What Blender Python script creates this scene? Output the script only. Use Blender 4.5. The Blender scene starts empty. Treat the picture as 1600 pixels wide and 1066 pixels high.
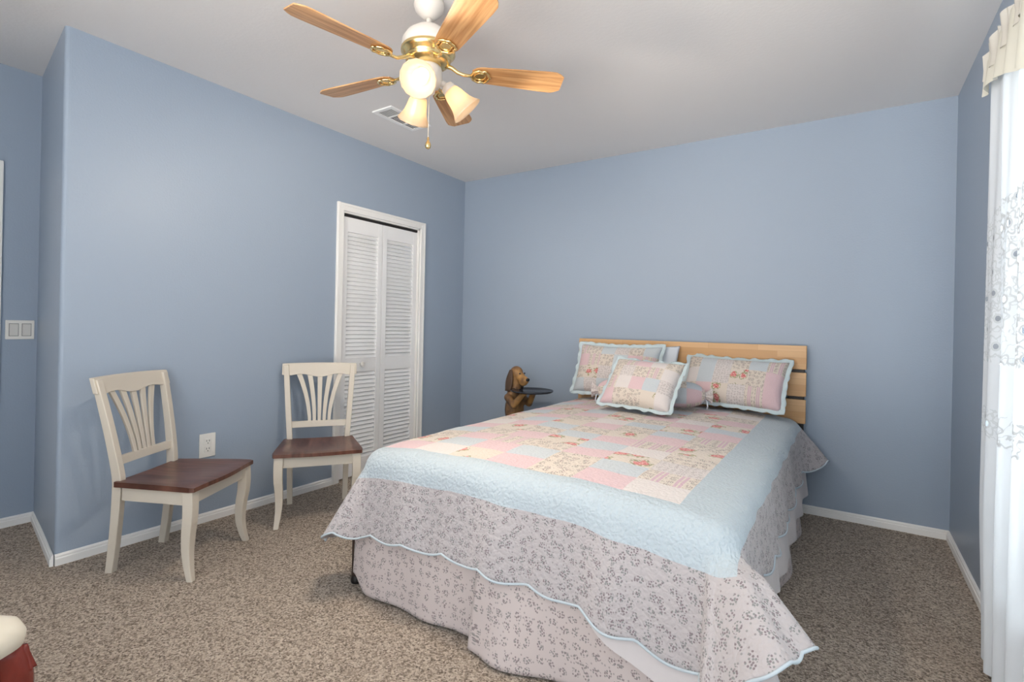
import bpy, bmesh, math, random
from mathutils import Vector, Matrix, noise
scene = bpy.context.scene
C = scene.collection
R = math.radians
PI = math.pi
random.seed(7)

# ------------------------------------------------------------------ camera
def S(r, g, b):
    f = lambda c: (c/12.92 if c <= .04045 else ((c+.055)/1.055)**2.4)
    return (f(r/255), f(g/255), f(b/255), 1)
F_PX, CY, YAW, ROLL = 796.9, 509.5, .5829, .021
cam_d = bpy.data.cameras.new('camera'); cam = bpy.data.objects.new('camera', cam_d); C.objects.link(cam)
scene.camera = cam
cam_d.sensor_fit = 'HORIZONTAL'; cam_d.sensor_width = 36; cam_d.lens = F_PX/1600*36
cam_d.shift_y = -(533-CY)/1600
cam_d.clip_start = .02
r0 = Vector((math.cos(YAW), math.sin(YAW), 0)); fw = Vector((-math.sin(YAW), math.cos(YAW), 0)); u0 = Vector((0, 0, 1))
rr = r0*math.cos(ROLL)+u0*math.sin(ROLL); uu = -r0*math.sin(ROLL)+u0*math.cos(ROLL)
m = Matrix((rr, uu, -fw)).transposed().to_4x4(); m.translation = (3.0403, -3.7591, 1.1517)
cam.matrix_world = m

# ------------------------------------------------------------------ world and exposure
w = bpy.data.worlds.new('daylight'); scene.world = w; w.use_nodes = True
SKY, LOW_FILL = .95, 3.3          # soft overcast sky above, added glow below the horizon to brighten the ceiling
nt_ = w.node_tree; bg = nt_.nodes['Background']
geo_ = nt_.nodes.new('ShaderNodeTexCoord'); sep_ = nt_.nodes.new('ShaderNodeSeparateXYZ'); nt_.links.new(geo_.outputs['Generated'], sep_.inputs[0])
rp_ = nt_.nodes.new('ShaderNodeValToRGB'); mr_ = nt_.nodes.new('ShaderNodeMapRange'); mr_.inputs[1].default_value = -1; mr_.inputs[2].default_value = 1
nt_.links.new(sep_.outputs[2], mr_.inputs[0]); nt_.links.new(mr_.outputs[0], rp_.inputs[0])
rp_.color_ramp.elements[0].position = .46; rp_.color_ramp.elements[0].color = (LOW_FILL, LOW_FILL*.97, LOW_FILL*.93, 1)
rp_.color_ramp.elements[1].position = .54; rp_.color_ramp.elements[1].color = (SKY*.90, SKY*.97, SKY*1.03, 1)
nt_.links.new(rp_.outputs[0], bg.inputs[0]); bg.inputs[1].default_value = 1.0
scene.view_settings.view_transform = 'Standard'; scene.view_settings.look = 'None'
scene.view_settings.exposure = 1.38; scene.view_settings.gamma = 1.0
scene.view_settings.use_curve_mapping = False
WINDOW_POWER = 30.0
BULB = 2.6
LAMP_POWER = 10.0

ld = bpy.data.lights.new('window_daylight', 'AREA'); ld.shape = 'RECTANGLE'; ld.size = 1.5; ld.size_y = 1.5
ld.energy = WINDOW_POWER; ld.color = (.86, .94, 1)
lo = bpy.data.objects.new('window_daylight', ld); C.objects.link(lo)
lo.location = (3.80, -2.25, 1.35); lo.rotation_euler = (0, R(90), 0)

# ------------------------------------------------------------------ mesh builder
class MB:
    def __init__(self): self.v = []; self.f = []; self.uv = {}; self.mi = []; self.sm = []
    def add(self, vs, fs, mi=0, M=None, smooth=False, uvs=None):
        o = len(self.v)
        for p in vs:
            p = Vector(p)
            self.v.append(M @ p if M else p)
        for k, f in enumerate(fs):
            self.f.append([i+o for i in f]); self.mi.append(mi); self.sm.append(smooth)
        if uvs:
            for i, u in enumerate(uvs): self.uv[o+i] = u
        return self
    def box(self, c, s, M=None, rot=None, bev=0, mi=0):
        x, y, z = (k/2 for k in s)
        T = Matrix.Translation(c)
        if rot: T = T @ rot
        if M: T = M @ T
        if bev:
            bm = bmesh.new(); bmesh.ops.create_cube(bm, size=1)
            bmesh.ops.scale(bm, vec=s, verts=bm.verts)
            bmesh.ops.bevel(bm, geom=bm.edges[:], offset=bev, segments=2, affect='EDGES', profile=.6)
            bm.verts.index_update()
            self.add([v.co.copy() for v in bm.verts], [[v.index for v in f.verts] for f in bm.faces], mi, T); bm.free()
        else:
            vs = [(sx*x, sy*y, sz*z) for sx in (-1, 1) for sy in (-1, 1) for sz in (-1, 1)]
            self.add(vs, [(0, 1, 3, 2), (4, 6, 7, 5), (0, 4, 5, 1), (2, 3, 7, 6), (0, 2, 6, 4), (1, 5, 7, 3)], mi, T)
        return self
    def tube(self, pts, rad, n=10, cap=True, M=None, mi=0):
        pts = [Vector(p) for p in pts]
        if not isinstance(rad, (list, tuple)): rad = [rad]*len(pts)
        vs = []; prev = None
        for i, p in enumerate(pts):
            t = (pts[min(i+1, len(pts)-1)]-pts[max(i-1, 0)]).normalized()
            a = prev if prev else (Vector((0, 0, 1)) if abs(t.z) < .9 else Vector((1, 0, 0)))
            a = (a - t*a.dot(t)).normalized(); b = t.cross(a); prev = a
            for k in range(n):
                q = 2*PI*k/n; vs.append(p+(a*math.cos(q)+b*math.sin(q))*rad[i])
        fs = []
        for i in range(len(pts)-1):
            for k in range(n):
                k2 = (k+1) % n; fs.append((i*n+k, i*n+k2, (i+1)*n+k2, (i+1)*n+k))
        if cap: fs += [tuple(range(n))[::-1], tuple((len(pts)-1)*n+k for k in range(n))]
        return self.add(vs, fs, mi, M, True)
    def lathe(self, prof, n=32, M=None, mi=0, scal=None, capends=True):
        vs = []
        for (r, z) in prof:
            for k in range(n):
                q = 2*PI*k/n; rk = r*(1+(scal(q, z) if scal else 0))
                vs.append((rk*math.cos(q), rk*math.sin(q), z))
        fs = []
        for i in range(len(prof)-1):
            for k in range(n):
                k2 = (k+1) % n; fs.append((i*n+k, i*n+k2, (i+1)*n+k2, (i+1)*n+k))
        if capends:
            fs += [tuple(range(n))[::-1], tuple((len(prof)-1)*n+k for k in range(n))]
        return self.add(vs, fs, mi, M, True)
    def loft(self, secs, M=None, mi=0, smooth=False, cap=True):
        n = len(secs[0]); vs = [p for s in secs for p in s]; fs = []
        for i in range(len(secs)-1):
            for k in range(n):
                k2 = (k+1) % n; fs.append((i*n+k, i*n+k2, (i+1)*n+k2, (i+1)*n+k))
        if cap: fs += [tuple(range(n))[::-1], tuple((len(secs)-1)*n+k for k in range(n))]
        return self.add(vs, fs, mi, M, smooth)
    def prism(self, poly, a, b, M=None, mi=0):
        # poly: list of (y, z); extruded along x from a to b
        n = len(poly); vs = [(a, y, z) for y, z in poly]+[(b, y, z) for y, z in poly]
        fs = [tuple(range(n))[::-1], tuple(range(n, 2*n))]+[(k, (k+1) % n, n+(k+1) % n, n+k) for k in range(n)]
        return self.add(vs, fs, mi, M)
    def grid(self, P, uv=None, mi=None, M=None, smooth=True):
        nr, nc = len(P), len(P[0])
        vs = [p for r in P for p in r]; fs = []; mis = []
        for i in range(nr-1):
            for j in range(nc-1):
                fs.append((i*nc+j, i*nc+j+1, (i+1)*nc+j+1, (i+1)*nc+j)); mis.append(mi(i, j) if mi else 0)
        k0 = len(self.f)
        self.add(vs, fs, 0, M, smooth, [u for r in uv for u in r] if uv else None)
        self.mi[k0:] = mis
        return self
    def build(self, name, mat, parent=None, bevel=0, fix=True, autosmooth=False, loc=None):
        me = bpy.data.meshes.new(name)
        me.from_pydata([tuple(v) for v in self.v], [], self.f)
        for mt in (mat if isinstance(mat, (list, tuple)) else [mat]): me.materials.append(mt)
        me.polygons.foreach_set('material_index', self.mi)
        me.polygons.foreach_set('use_smooth', self.sm)
        if self.uv:
            ul = me.uv_layers.new(name='UVMap')
            for l in me.loops: ul.data[l.index].uv = self.uv.get(l.vertex_index, (0, 0))
        if fix:
            bm = bmesh.new(); bm.from_mesh(me); bmesh.ops.recalc_face_normals(bm, faces=bm.faces); bm.to_mesh(me); bm.free()
        me.update()
        o = bpy.data.objects.new(name, me); C.objects.link(o)
        if parent: o.parent = parent
        if loc: o.location = loc
        if bevel:
            b = o.modifiers.new('bevel', 'BEVEL'); b.width = bevel; b.segments = 2; b.limit_method = 'ANGLE'; b.angle_limit = R(40)
        return o
def tag(o, label=None, cat=None, group=None, kind=None):
    if label: o['label'] = label
    if cat: o['category'] = cat
    if group: o['group'] = group
    if kind: o['kind'] = kind
    return o
def empty(name, loc=(0, 0, 0), rz=0, parent=None):
    o = bpy.data.objects.new(name, None); C.objects.link(o); o.location = loc; o.rotation_euler = (0, 0, rz)
    o.empty_display_size = .1
    if parent: o.parent = parent
    return o
def struct(o, label=None, cat=None): return tag(o, label, cat, kind='structure')
def copy_tree(o, parent=None):
    c = o.copy(); C.objects.link(c)
    if parent: c.parent = parent
    for ch in [k for k in bpy.data.objects if k.parent == o]: copy_tree(ch, c)
    return c

# ------------------------------------------------------------------ materials
class G:
    def __init__(self, name):
        self.m = bpy.data.materials.new(name); self.m.use_nodes = True
        self.t = self.m.node_tree; self.p = self.t.nodes['Principled BSDF']; self.out = self.t.nodes['Material Output']
    def n(self, ty, props=None, **inp):
        k = self.t.nodes.new(ty)
        for a, b in (props or {}).items(): setattr(k, a, b)
        for a, b in inp.items():
            a = a.replace('_', ' ')
            s = k.inputs[int(a[1:])] if a[0] == 'i' and a[1:].isdigit() else k.inputs[a]
            self.put(s, b)
        return k
    def put(self, s, b):
        if isinstance(b, bpy.types.NodeSocket): self.t.links.new(b, s)
        else: s.default_value = b
    def math(self, op, a, b=0.0, c=0.0):
        return self.n('ShaderNodeMath', {'operation': op}, i0=a, i1=b, i2=c).outputs[0]
    def vm(self, op, a, b=(0, 0, 0)):
        return self.n('ShaderNodeVectorMath', {'operation': op}, i0=a, i1=b).outputs[0]
    def mix(self, f, a, b, mode='MIX'):
        k = self.n('ShaderNodeMix', {'data_type': 'RGBA', 'blend_type': mode})
        self.put(k.inputs[0], f); self.put(k.inputs[6], a); self.put(k.inputs[7], b)
        return k.outputs[2]
    def ramp(self, f, stops, interp='LINEAR'):
        k = self.n('ShaderNodeValToRGB', Fac=f); cr = k.color_ramp; cr.interpolation = interp
        while len(cr.elements) < len(stops): cr.elements.new(.5)
        for e, (p, c) in zip(cr.elements, stops): e.position = p; e.color = c if len(c) == 4 else (*c, 1)
        return k.outputs[0]
    def noise(self, v, scale, detail=2, rough=.5):
        return self.n('ShaderNodeTexNoise', Vector=v, Scale=scale, Detail=detail, Roughness=rough).outputs[0]
    def obj(self): return self.n('ShaderNodeTexCoord').outputs['Object']
    def uv(self): return self.n('ShaderNodeTexCoord').outputs['UV']
    def pos(self): return self.n('ShaderNodeNewGeometry').outputs['Position']
    def bump(self, h, strength=.3, dist=.01):
        b = self.n('ShaderNodeBump', Height=h, Strength=strength, Distance=dist).outputs[0]
        self.put(self.p.inputs['Normal'], b); return b
    def set(self, **k):
        for a, b in k.items(): self.put(self.p.inputs[a.replace('_', ' ')], b)
        return self
    def lt(self, a, b): return self.math('LESS_THAN', a, b)
    def gt(self, a, b): return self.math('GREATER_THAN', a, b)
    def mul(self, a, b): return self.math('MULTIPLY', a, b)
    def sprig(self, vec, scale, base, petal, leaf, size=.36, rnd=.75):
        """small scattered sprigs: five petals with a couple of leaves"""
        v = self.n('ShaderNodeMapping', Vector=vec, Scale=(scale, scale, 0)).outputs[0]
        vo = self.n('ShaderNodeTexVoronoi', {'voronoi_dimensions': '2D'}, Vector=v, Scale=1.0, Randomness=rnd)
        loc = self.vm('SUBTRACT', v, vo.outputs['Position'])
        xyz = self.n('ShaderNodeSeparateXYZ', Vector=vo.outputs['Color'])
        ang = self.mul(xyz.outputs[0], 6.28)
        r = self.n('ShaderNodeVectorMath', {'operation': 'LENGTH'}, i0=loc).outputs['Value']
        rot = self.n('ShaderNodeVectorRotate', {'rotation_type': 'Z_AXIS'}, Vector=loc, Angle=ang).outputs[0]
        sq = self.n('ShaderNodeMapping', Vector=rot, Scale=(1.0, .72, 0)).outputs[0]
        r2 = self.n('ShaderNodeVectorMath', {'operation': 'LENGTH'}, i0=sq).outputs['Value']
        dots = self.n('ShaderNodeTexVoronoi', {'voronoi_dimensions': '2D'}, Vector=v, Scale=5.2, Randomness=.85)
        m1 = self.mul(self.lt(r2, size*.82), self.lt(dots.outputs['Distance'], .37))
        tiny = self.n('ShaderNodeTexVoronoi', {'voronoi_dimensions': '2D'}, Vector=v, Scale=2.3, Randomness=1.0)
        m2 = self.mul(self.lt(tiny.outputs['Distance'], .16), self.gt(self.n('ShaderNodeSeparateXYZ', Vector=tiny.outputs['Color']).outputs[1], .55))
        m = self.math('MAXIMUM', m1, self.mul(m2, .7))
        dc = self.n('ShaderNodeSeparateXYZ', Vector=dots.outputs['Color']).outputs[2]
        col = self.mix(self.lt(dc, .5), petal, leaf)
        return self.mix(self.mul(m, .72), base, col)
    def roses(self, vec, scale, base):
        v = self.n('ShaderNodeMapping', Vector=vec, Scale=(scale, scale, 0)).outputs[0]
        nz = self.n('ShaderNodeTexNoise', Vector=v, Scale=3.0, Detail=3.0)
        off = self.n('ShaderNodeVectorMath', {'operation': 'SCALE'}, i0=self.vm('SUBTRACT', nz.outputs['Color'], (.5, .5, .5)), Scale=.55).outputs[0]
        v2 = self.vm('ADD', v, off)
        vo = self.n('ShaderNodeTexVoronoi', {'voronoi_dimensions': '2D'}, Vector=v2, Scale=1.0, Randomness=.55)
        d = vo.outputs['Distance']
        petal = self.ramp(self.noise(v, 9.0, 2), [(0, S(150, 60, 62)), (.45, S(200, 105, 105)), (.62, S(232, 178, 170)), (1, S(244, 220, 205))])
        leaf = self.ramp(self.noise(v, 7.0, 2), [(.4, S(140, 142, 110)), (.6, S(186, 176, 140))])
        keep = self.gt(self.n('ShaderNodeSeparateXYZ', Vector=vo.outputs['Color']).outputs[1], .25)
        c = self.mix(self.mul(self.lt(d, .40), self.mul(keep, self.gt(self.noise(v, 6.0, 1), .48))), base, leaf)
        return self.mix(self.mul(self.lt(d, .25), keep), c, petal)

def plain(name, col, rough=.5, metal=0, bump=None, **k):
    g = G(name); g.set(Base_Color=col, Roughness=rough, Metallic=metal, **k)
    if bump: g.bump(g.noise(g.obj(), bump[0], 3), bump[1], bump[2])
    return g.m

def wall_mat(name, col):
    g = G(name); p = g.pos()
    h = g.noise(p, 95, 3, .55)
    g.set(Base_Color=g.mix(g.mul(g.noise(p, 1.3, 2), .25), col, tuple(c*.93 for c in col[:3])+(1,)), Roughness=.42)
    g.put(g.p.inputs['Specular IOR Level'], .35)
    g.bump(h, .22, .004); return g.m
M_wall = wall_mat('blue_wall_paint', S(160, 174, 191))
g = G('white_ceiling_paint'); g.set(Base_Color=S(232, 230, 229), Roughness=.9); g.bump(g.noise(g.pos(), 60, 3), .2, .004); M_ceil = g.m
M_white = plain('white_gloss_paint', S(246, 246, 246), .35)
M_trim = plain('white_trim_paint', S(246, 245, 242), .4)
M_plate = plain('white_plastic', S(238, 236, 230), .3)
M_rocker = plain('light_grey_plastic', S(222, 220, 214), .35)
M_rocker_shade = plain('grey_rocker_shade', S(150, 150, 148), .6)  # grey that paints the shade in the switch gaps
M_closet_shade = plain('closet_shade', S(30, 28, 28), .8)  # near black, shade of the closet put into the colour
M_slot = plain('outlet_slot', S(60, 58, 56), .6)

# carpet
g = G('carpet'); p = g.pos()
vo = g.n('ShaderNodeTexVoronoi', Vector=g.vm('ADD', p, g.vm('SCALE', p)), Scale=165.0)
vo.inputs['Vector'].default_value = (0, 0, 0)
nz = g.n('ShaderNodeTexNoise', Vector=p, Scale=170.0, Detail=4.0, Roughness=.7)
wp = g.vm('ADD', p, g.n('ShaderNodeVectorMath', {'operation': 'SCALE'}, i0=g.vm('SUBTRACT', nz.outputs['Color'], (.5, .5, .5)), Scale=.012).outputs[0])
g.put(vo.inputs['Vector'], wp)
fac = g.math('ADD', g.mul(nz.outputs[0], .6), g.mul(g.n('ShaderNodeSeparateXYZ', Vector=vo.outputs['Color']).outputs[0], .4))
col = g.ramp(fac, [(.27, S(86, 72, 60)), (.41, S(168, 150, 133)), (.55, S(216, 199, 181)), (.72, S(246, 233, 218))])
patch = g.noise(p, 2.2, 2)
col = g.mix(g.mul(patch, .35), col, S(178, 160, 142))
g.set(Base_Color=col, Roughness=1.0); g.put(g.p.inputs['Specular IOR Level'], .1)
g.put(g.p.inputs['Sheen Weight'], .1)
h = g.math('ADD', g.mul(vo.outputs['Distance'], -.6), g.mul(nz.outputs[0], 1.0))
g.bump(h, .9, .012); M_carpet = g.m

# fabrics (UV in metres)
def fabric_bump(g, strength=.55, scale=70, dist=.004):
    u = g.uv()
    nz = g.n('ShaderNodeTexNoise', {'noise_dimensions': '2D'}, Vector=u, Scale=scale*.55, Detail=2.0)
    u2 = g.vm('ADD', u, g.n('ShaderNodeVectorMath', {'operation': 'SCALE'}, i0=g.vm('SUBTRACT', nz.outputs['Color'], (.5, .5, .5)), Scale=.02).outputs[0])
    vo = g.n('ShaderNodeTexVoronoi', {'voronoi_dimensions': '2D', 'feature': 'SMOOTH_F1'}, Vector=u2, Scale=scale)
    vo.inputs['Smoothness'].default_value = .6
    g.bump(g.math('SUBTRACT', 1.0, vo.outputs['Distance']), strength, dist)
def fab(name, fn, strength=.55, scale=70, dist=.004):
    g = G(name); c = fn(g, g.uv()); g.set(Base_Color=c, Roughness=.95)
    g.put(g.p.inputs['Specular IOR Level'], .15); g.put(g.p.inputs['Sheen Weight'], .2)
    fabric_bump(g, strength, scale, dist); return g.m
PINK, BLUEG, WHITE, CREAM = S(212, 180, 185), S(186, 195, 201), S(214, 206, 203), S(216, 205, 193)
MAUVE, SAGE = S(128, 98, 104), S(112, 116, 106)
LBLUE = S(172, 187, 196)
def mottled(c1, amt=.25, sc=160):
    def fn(g, u): return g.mix(g.mul(g.noise(u, sc, 3), amt), c1, S(250, 246, 242))
    return fn
def stripes(period, base, c2, sprig_scale=34):
    def fn(g, u):
        x = g.n('ShaderNodeSeparateXYZ', Vector=u).outputs[0]
        f = g.math('FRACT', g.mul(x, 1/period))
        st = g.math('ADD', g.mul(g.gt(f, .08), g.lt(f, .22)), g.mul(g.gt(f, .30), g.lt(f, .44)))
        b = g.mix(st, base, c2)
        s = g.sprig(u, sprig_scale, base, MAUVE, SAGE, .42, .3)
        return g.mix(g.gt(f, .5), b, s)
    return fn
def patch_mats(prefix, k, strength, bscale, dist):
    """k scales the print: 1 for the quilt, larger for the pillows' finer prints"""
    return [
        fab(prefix+'_pink', mottled(PINK), strength, bscale, dist),
        fab(prefix+'_blue_grey', mottled(BLUEG), strength, bscale, dist),
        fab(prefix+'_white', mottled(WHITE), strength, bscale, dist),
        fab(prefix+'_sprig', lambda g, u: g.sprig(u, 26*k, CREAM, MAUVE, SAGE, .40), strength, bscale, dist),
        fab(prefix+'_rose', lambda g, u: g.roses(u, 9*k, CREAM), strength, bscale, dist),
        fab(prefix+'_stripe', stripes(.075/k, CREAM, S(206, 176, 186), 30*k), strength, bscale, dist),
        fab(prefix+'_dots', lambda g, u: g.sprig(u, 42*k, WHITE, S(140, 118, 122), S(150, 150, 140), .36, .5), strength, bscale, dist),
    ]
Q_mats = patch_mats('quilt', 1.0, .6, 75, .005)
M_lblue = fab('quilt_light_blue_band', mottled(LBLUE, .2), .7, 75, .006)
M_lfloral = fab('quilt_floral_band', lambda g, u: g.sprig(u, 27, S(184, 178, 179), S(108, 92, 98), S(112, 118, 116), .36), .6, 75, .005)
M_binding = plain('light_blue_binding', S(186, 198, 206), .9)
P_mats = patch_mats('sham', 1.5, .25, 120, .002)+[fab('sham_light_blue', mottled(S(190, 208, 214), .2), .25, 120, .002)]
M_skirt = fab('bed_skirt_floral', lambda g, u: g.sprig(u, 24, S(202, 190, 187), S(112, 98, 102), S(116, 116, 114), .34, .55), .08, 30, .003)
M_sheet = fab('white_sheet', lambda g, u: S(208, 202, 202), .1, 40, .002)
M_pillow_white = fab('white_pillowcase', lambda g, u: S(216, 222, 230), .1, 40, .002)

# woods and metals
def wood(name, c1, c2, scale=(2, 30, 30), rough=.4, det=4):
    g = G(name); v = g.n('ShaderNodeMapping', Vector=g.obj(), Scale=scale).outputs[0]
    f = g.n('ShaderNodeTexNoise', Vector=v, Scale=1.0, Detail=det, Distortion=.6).outputs[0]
    g.set(Base_Color=g.ramp(f, [(.32, c1), (.66, c2)]), Roughness=rough); g.bump(f, .06, .002); return g.m
M_oak = wood('honey_oak_veneer', S(176, 122, 72), S(222, 174, 122), (3, 55, 55), .35)
M_seat = wood('dark_brown_seat_wood', S(78, 48, 40), S(122, 82, 68), (5, 26, 5), .28)
M_cream = plain('cream_chair_paint', S(214, 205, 190), .4)
M_mahog = wood('mahogany', S(92, 30, 24), S(140, 56, 44), (10, 10, 3), .25)
g = G('finger_jointed_pine'); o_ = g.n('ShaderNodeMapping', Vector=g.obj(), Rotation=(R(90), 0, 0)).outputs[0]
br = g.n('ShaderNodeTexBrick', {'offset': .37, 'offset_frequency': 2}, Vector=o_, Color1=S(202, 156, 102), Color2=S(226, 185, 136), Mortar=S(196, 152, 108), Scale=1.0)
for k, v in {'Mortar Size': .0008, 'Brick Width': .31, 'Row Height': .038, 'Bias': 0.0}.items(): br.inputs[k].default_value = v
gr = g.n('ShaderNodeTexNoise', Vector=g.n('ShaderNodeMapping', Vector=g.obj(), Scale=(4, 60, 60)).outputs[0], Scale=1.0, Detail=3.0).outputs[0]
g.set(Base_Color=g.mix(g.mul(gr, .5), br.outputs[0], S(190, 142, 96)), Roughness=.45); M_pine = g.m
M_black = plain('black_metal', S(38, 34, 33), .45, .3)
M_bronze = plain('dark_brown_metal', S(66, 52, 46), .45, .2)
M_brass = plain('polished_brass', S(240, 212, 150), .25, 1)
M_fanwhite = plain('white_fan_enamel', S(228, 222, 214), .3)
M_chain = plain('pale_chain', S(226, 214, 196), .4, .3)

def shade_mat(name, col, emi=None):
    g = G(name); t = g.t
    tr = g.n('ShaderNodeBsdfTranslucent', Color=col); di = g.n('ShaderNodeBsdfDiffuse', Color=col)
    gl = g.n('ShaderNodeBsdfGlossy', Color=(1, 1, 1, 1), Roughness=.2)
    a = g.n('ShaderNodeMixShader', Fac=.45); t.links.new(tr.outputs[0], a.inputs[1]); t.links.new(di.outputs[0], a.inputs[2])
    b = g.n('ShaderNodeMixShader', Fac=.06); t.links.new(a.outputs[0], b.inputs[1]); t.links.new(gl.outputs[0], b.inputs[2])
    t.links.new(b.outputs[0], g.out.inputs[0]); return g.m
M_shade = shade_mat('frosted_shade_glass', S(250, 232, 206))
def emis(name, col, s):
    g = G(name); e = g.n('ShaderNodeEmission', Color=col, Strength=s); g.t.links.new(e.outputs[0], g.out.inputs[0]); return g.m
M_bulb = emis('lit_bulb', (1, .82, .60, 1), BULB)

# sheer curtain
def sheer(name, col, alpha, embroidery=False, thru=.045):
    g = G(name); t = g.t; u = g.uv()
    tp = g.n('ShaderNodeBsdfTransparent', Color=(1, 1, 1, 1)); tr = g.n('ShaderNodeBsdfTranslucent', Color=col); di = g.n('ShaderNodeBsdfDiffuse', Color=col)
    a = g.n('ShaderNodeMixShader', Fac=1-thru); t.links.new(tr.outputs[0], a.inputs[1]); t.links.new(di.outputs[0], a.inputs[2])
    b = g.n('ShaderNodeMixShader', Fac=alpha); t.links.new(tp.outputs[0], b.inputs[1]); t.links.new(a.outputs[0], b.inputs[2])
    if embroidery:
        s = g.n('ShaderNodeSeparateXYZ', Vector=u); z = s.outputs[1]
        band = g.math('ADD', g.mul(g.gt(z, 1.06), g.lt(z, 1.60)), g.mul(g.gt(z, .80), g.lt(z, .90)))
        v = g.n('ShaderNodeMapping', Vector=u, Scale=(9.5, 9.5, 0)).outputs[0]
        vo = g.n('ShaderNodeTexVoronoi', {'voronoi_dimensions': '2D'}, Vector=v, Scale=1.0, Randomness=.7)
        loc = g.vm('SUBTRACT', v, vo.outputs['Position']); q = g.n('ShaderNodeSeparateXYZ', Vector=loc)
        d = vo.outputs['Distance']; th = g.math('ARCTAN2', q.outputs[1], q.outputs[0])
        lim = g.math('MULTIPLY_ADD', g.math('COSINE', g.mul(th, 6.0)), .07, .32)
        ring = g.lt(g.math('ABSOLUTE', g.math('SUBTRACT', d, lim)), .035)
        ring2 = g.lt(g.math('ABSOLUTE', g.math('SUBTRACT', d, .13)), .03)
        nz = g.noise(u, 24.0, 2)
        vine = g.lt(g.math('ABSOLUTE', g.math('SUBTRACT', nz, .5)), .018)
        msk = g.mul(g.math('MINIMUM', g.math('ADD', g.math('ADD', ring, ring2), vine), 1.0), band)
        hole = g.mul(g.mul(g.lt(d, .09), band), 1.0)
        thr = g.n('ShaderNodeBsdfDiffuse', Color=S(206, 214, 220))
        c = g.n('ShaderNodeMixShader', Fac=msk); t.links.new(b.outputs[0], c.inputs[1]); t.links.new(thr.outputs[0], c.inputs[2])
        e = g.n('ShaderNodeMixShader', Fac=g.mul(hole, .7)); t.links.new(c.outputs[0], e.inputs[1]); t.links.new(tp.outputs[0], e.inputs[2])
        b = e
    t.links.new(b.outputs[0], g.out.inputs[0]); return g.m
M_sheer = sheer('white_sheer_voile', S(224, 231, 238), .98, True)
M_valance = sheer('cream_sheer_voile', S(226, 224, 212), .9)
M_ruffle = sheer('gathered_header_cloth', S(214, 211, 203), .97)
g = G('window_glass'); t = g.t
tp = g.n('ShaderNodeBsdfTransparent', Color=(.96, .98, .97, 1)); gl = g.n('ShaderNodeBsdfGlossy', Roughness=.02)
mx = g.n('ShaderNodeMixShader', Fac=.06); t.links.new(tp.outputs[0], mx.inputs[1]); t.links.new(gl.outputs[0], mx.inputs[2]); t.links.new(mx.outputs[0], g.out.inputs[0]); M_glass = g.m

# ------------------------------------------------------------------ the room
H, W, L, J = 2.5, 3.534, 2.944, .77
YJ, YE = -2.83, -5.2
TH = .12
def wall_with_hole(name, axis, c0, c1, a0, a1, h0, h1, z0, z1, mat):
    """wall slab; axis 'x' = constant-x wall between x=c0..c1 running a0..a1 in y, hole h0..h1 x z0..z1"""
    mb = MB()
    def seg(p, q, lo_, hi_):
        if axis == 'x': mb.box(((c0+c1)/2, (p+q)/2, (lo_+hi_)/2), (abs(c1-c0), abs(q-p), hi_-lo_))
    seg(a0, h0, 0, H); seg(h1, a1, 0, H); seg(h0, h1, z1, H)
    if z0 > 0: seg(h0, h1, 0, z0)
    return mb.build(name, mat)
struct(MB().box((W/2-.4, -2.6, -.03), (W+1.0, 5.4, .06)).build('floor', M_carpet), 'beige and brown speckled carpet', 'carpet')
struct(MB().box((W/2-.4, -2.6, H+.03), (W+1.0, 5.4, .06)).build('ceiling', M_ceil), 'flat white ceiling with the fan', 'ceiling')
struct(MB().box((W/2-.4, TH/2, H/2), (W+1.0, TH, H)).build('wall_back', M_wall), 'pale blue wall behind the bed', 'wall')
# left wall with the closet opening, rounded outer corner and the return into the recess
DY0, DY1, DZ = -1.381, -.592, 1.955
mb = MB()
def seg(p, q, lo_, hi_): mb.box((-TH/2, (p+q)/2, (lo_+hi_)/2), (TH, abs(q-p), hi_-lo_))
seg(DY1, 0, 0, H); seg(DY0, DY1, DZ, H)
rc = .025
prof = [(0, DY0), (-TH, DY0), (-TH, YJ+.1), (-J-.02, YJ+.1), (-J-.02, YJ)]
dirj = Vector((-J, YJ+L, 0)).normalized()
a_ = Vector((0, -L, 0))+dirj*rc
for k in range(7):
    q = k/6
    p0 = a_; p1 = Vector((0, -L, 0)); p2 = Vector((0, -L+rc, 0))
    b_ = p0*(1-q)**2+p1*2*q*(1-q)+p2*q*q; prof.append((b_.x, b_.y))
n = len(prof)
mb.add([(x, y, 0) for x, y in prof]+[(x, y, H) for x, y in prof],
       [tuple(range(n)), tuple(range(n, 2*n))[::-1]]+[(k, (k+1) % n, n+(k+1) % n, n+k) for k in range(n)])
struct(mb.build('wall_left', M_wall, autosmooth=True), 'pale blue wall beside the closet and the two chairs', 'wall')
struct(MB().box((-J-TH/2, (YJ+YE)/2, H/2), (TH, abs(YE-YJ)+.02, H)).build('wall_entry', M_wall), 'blue recessed wall with the light switch', 'wall')
struct(MB().box((-.35, -.99, DZ/2+.05), (.05, 1.1, DZ+.2)).build('wall_closet', M_closet_shade), 'closet backing painted dark as shade behind the louvered doors', 'wall')  # interior shade is painted on this backing
# right wall with window
WY0, WY1, WZ0, WZ1 = -3.05, -1.45, .32, 2.08
mb = MB()
def segr(p, q, lo_, hi_): mb.box((W+TH/2, (p+q)/2, (lo_+hi_)/2), (TH, abs(q-p), hi_-lo_))
segr(YE, WY0, 0, H); segr(WY1, 0, 0, H); segr(WY0, WY1, WZ1, H); segr(WY0, WY1, 0, WZ0)
struct(mb.build('wall_right', M_wall), 'blue wall with the curtained window', 'wall')
# unseen wall piece added behind the camera to darken the entry recess
struct(MB().box((.1, -4.66, H/2), (2.1, TH, H)).build('wall_front_shade', M_wall), 'unseen blue wall piece added to shade the entry recess', 'wall')
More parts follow.
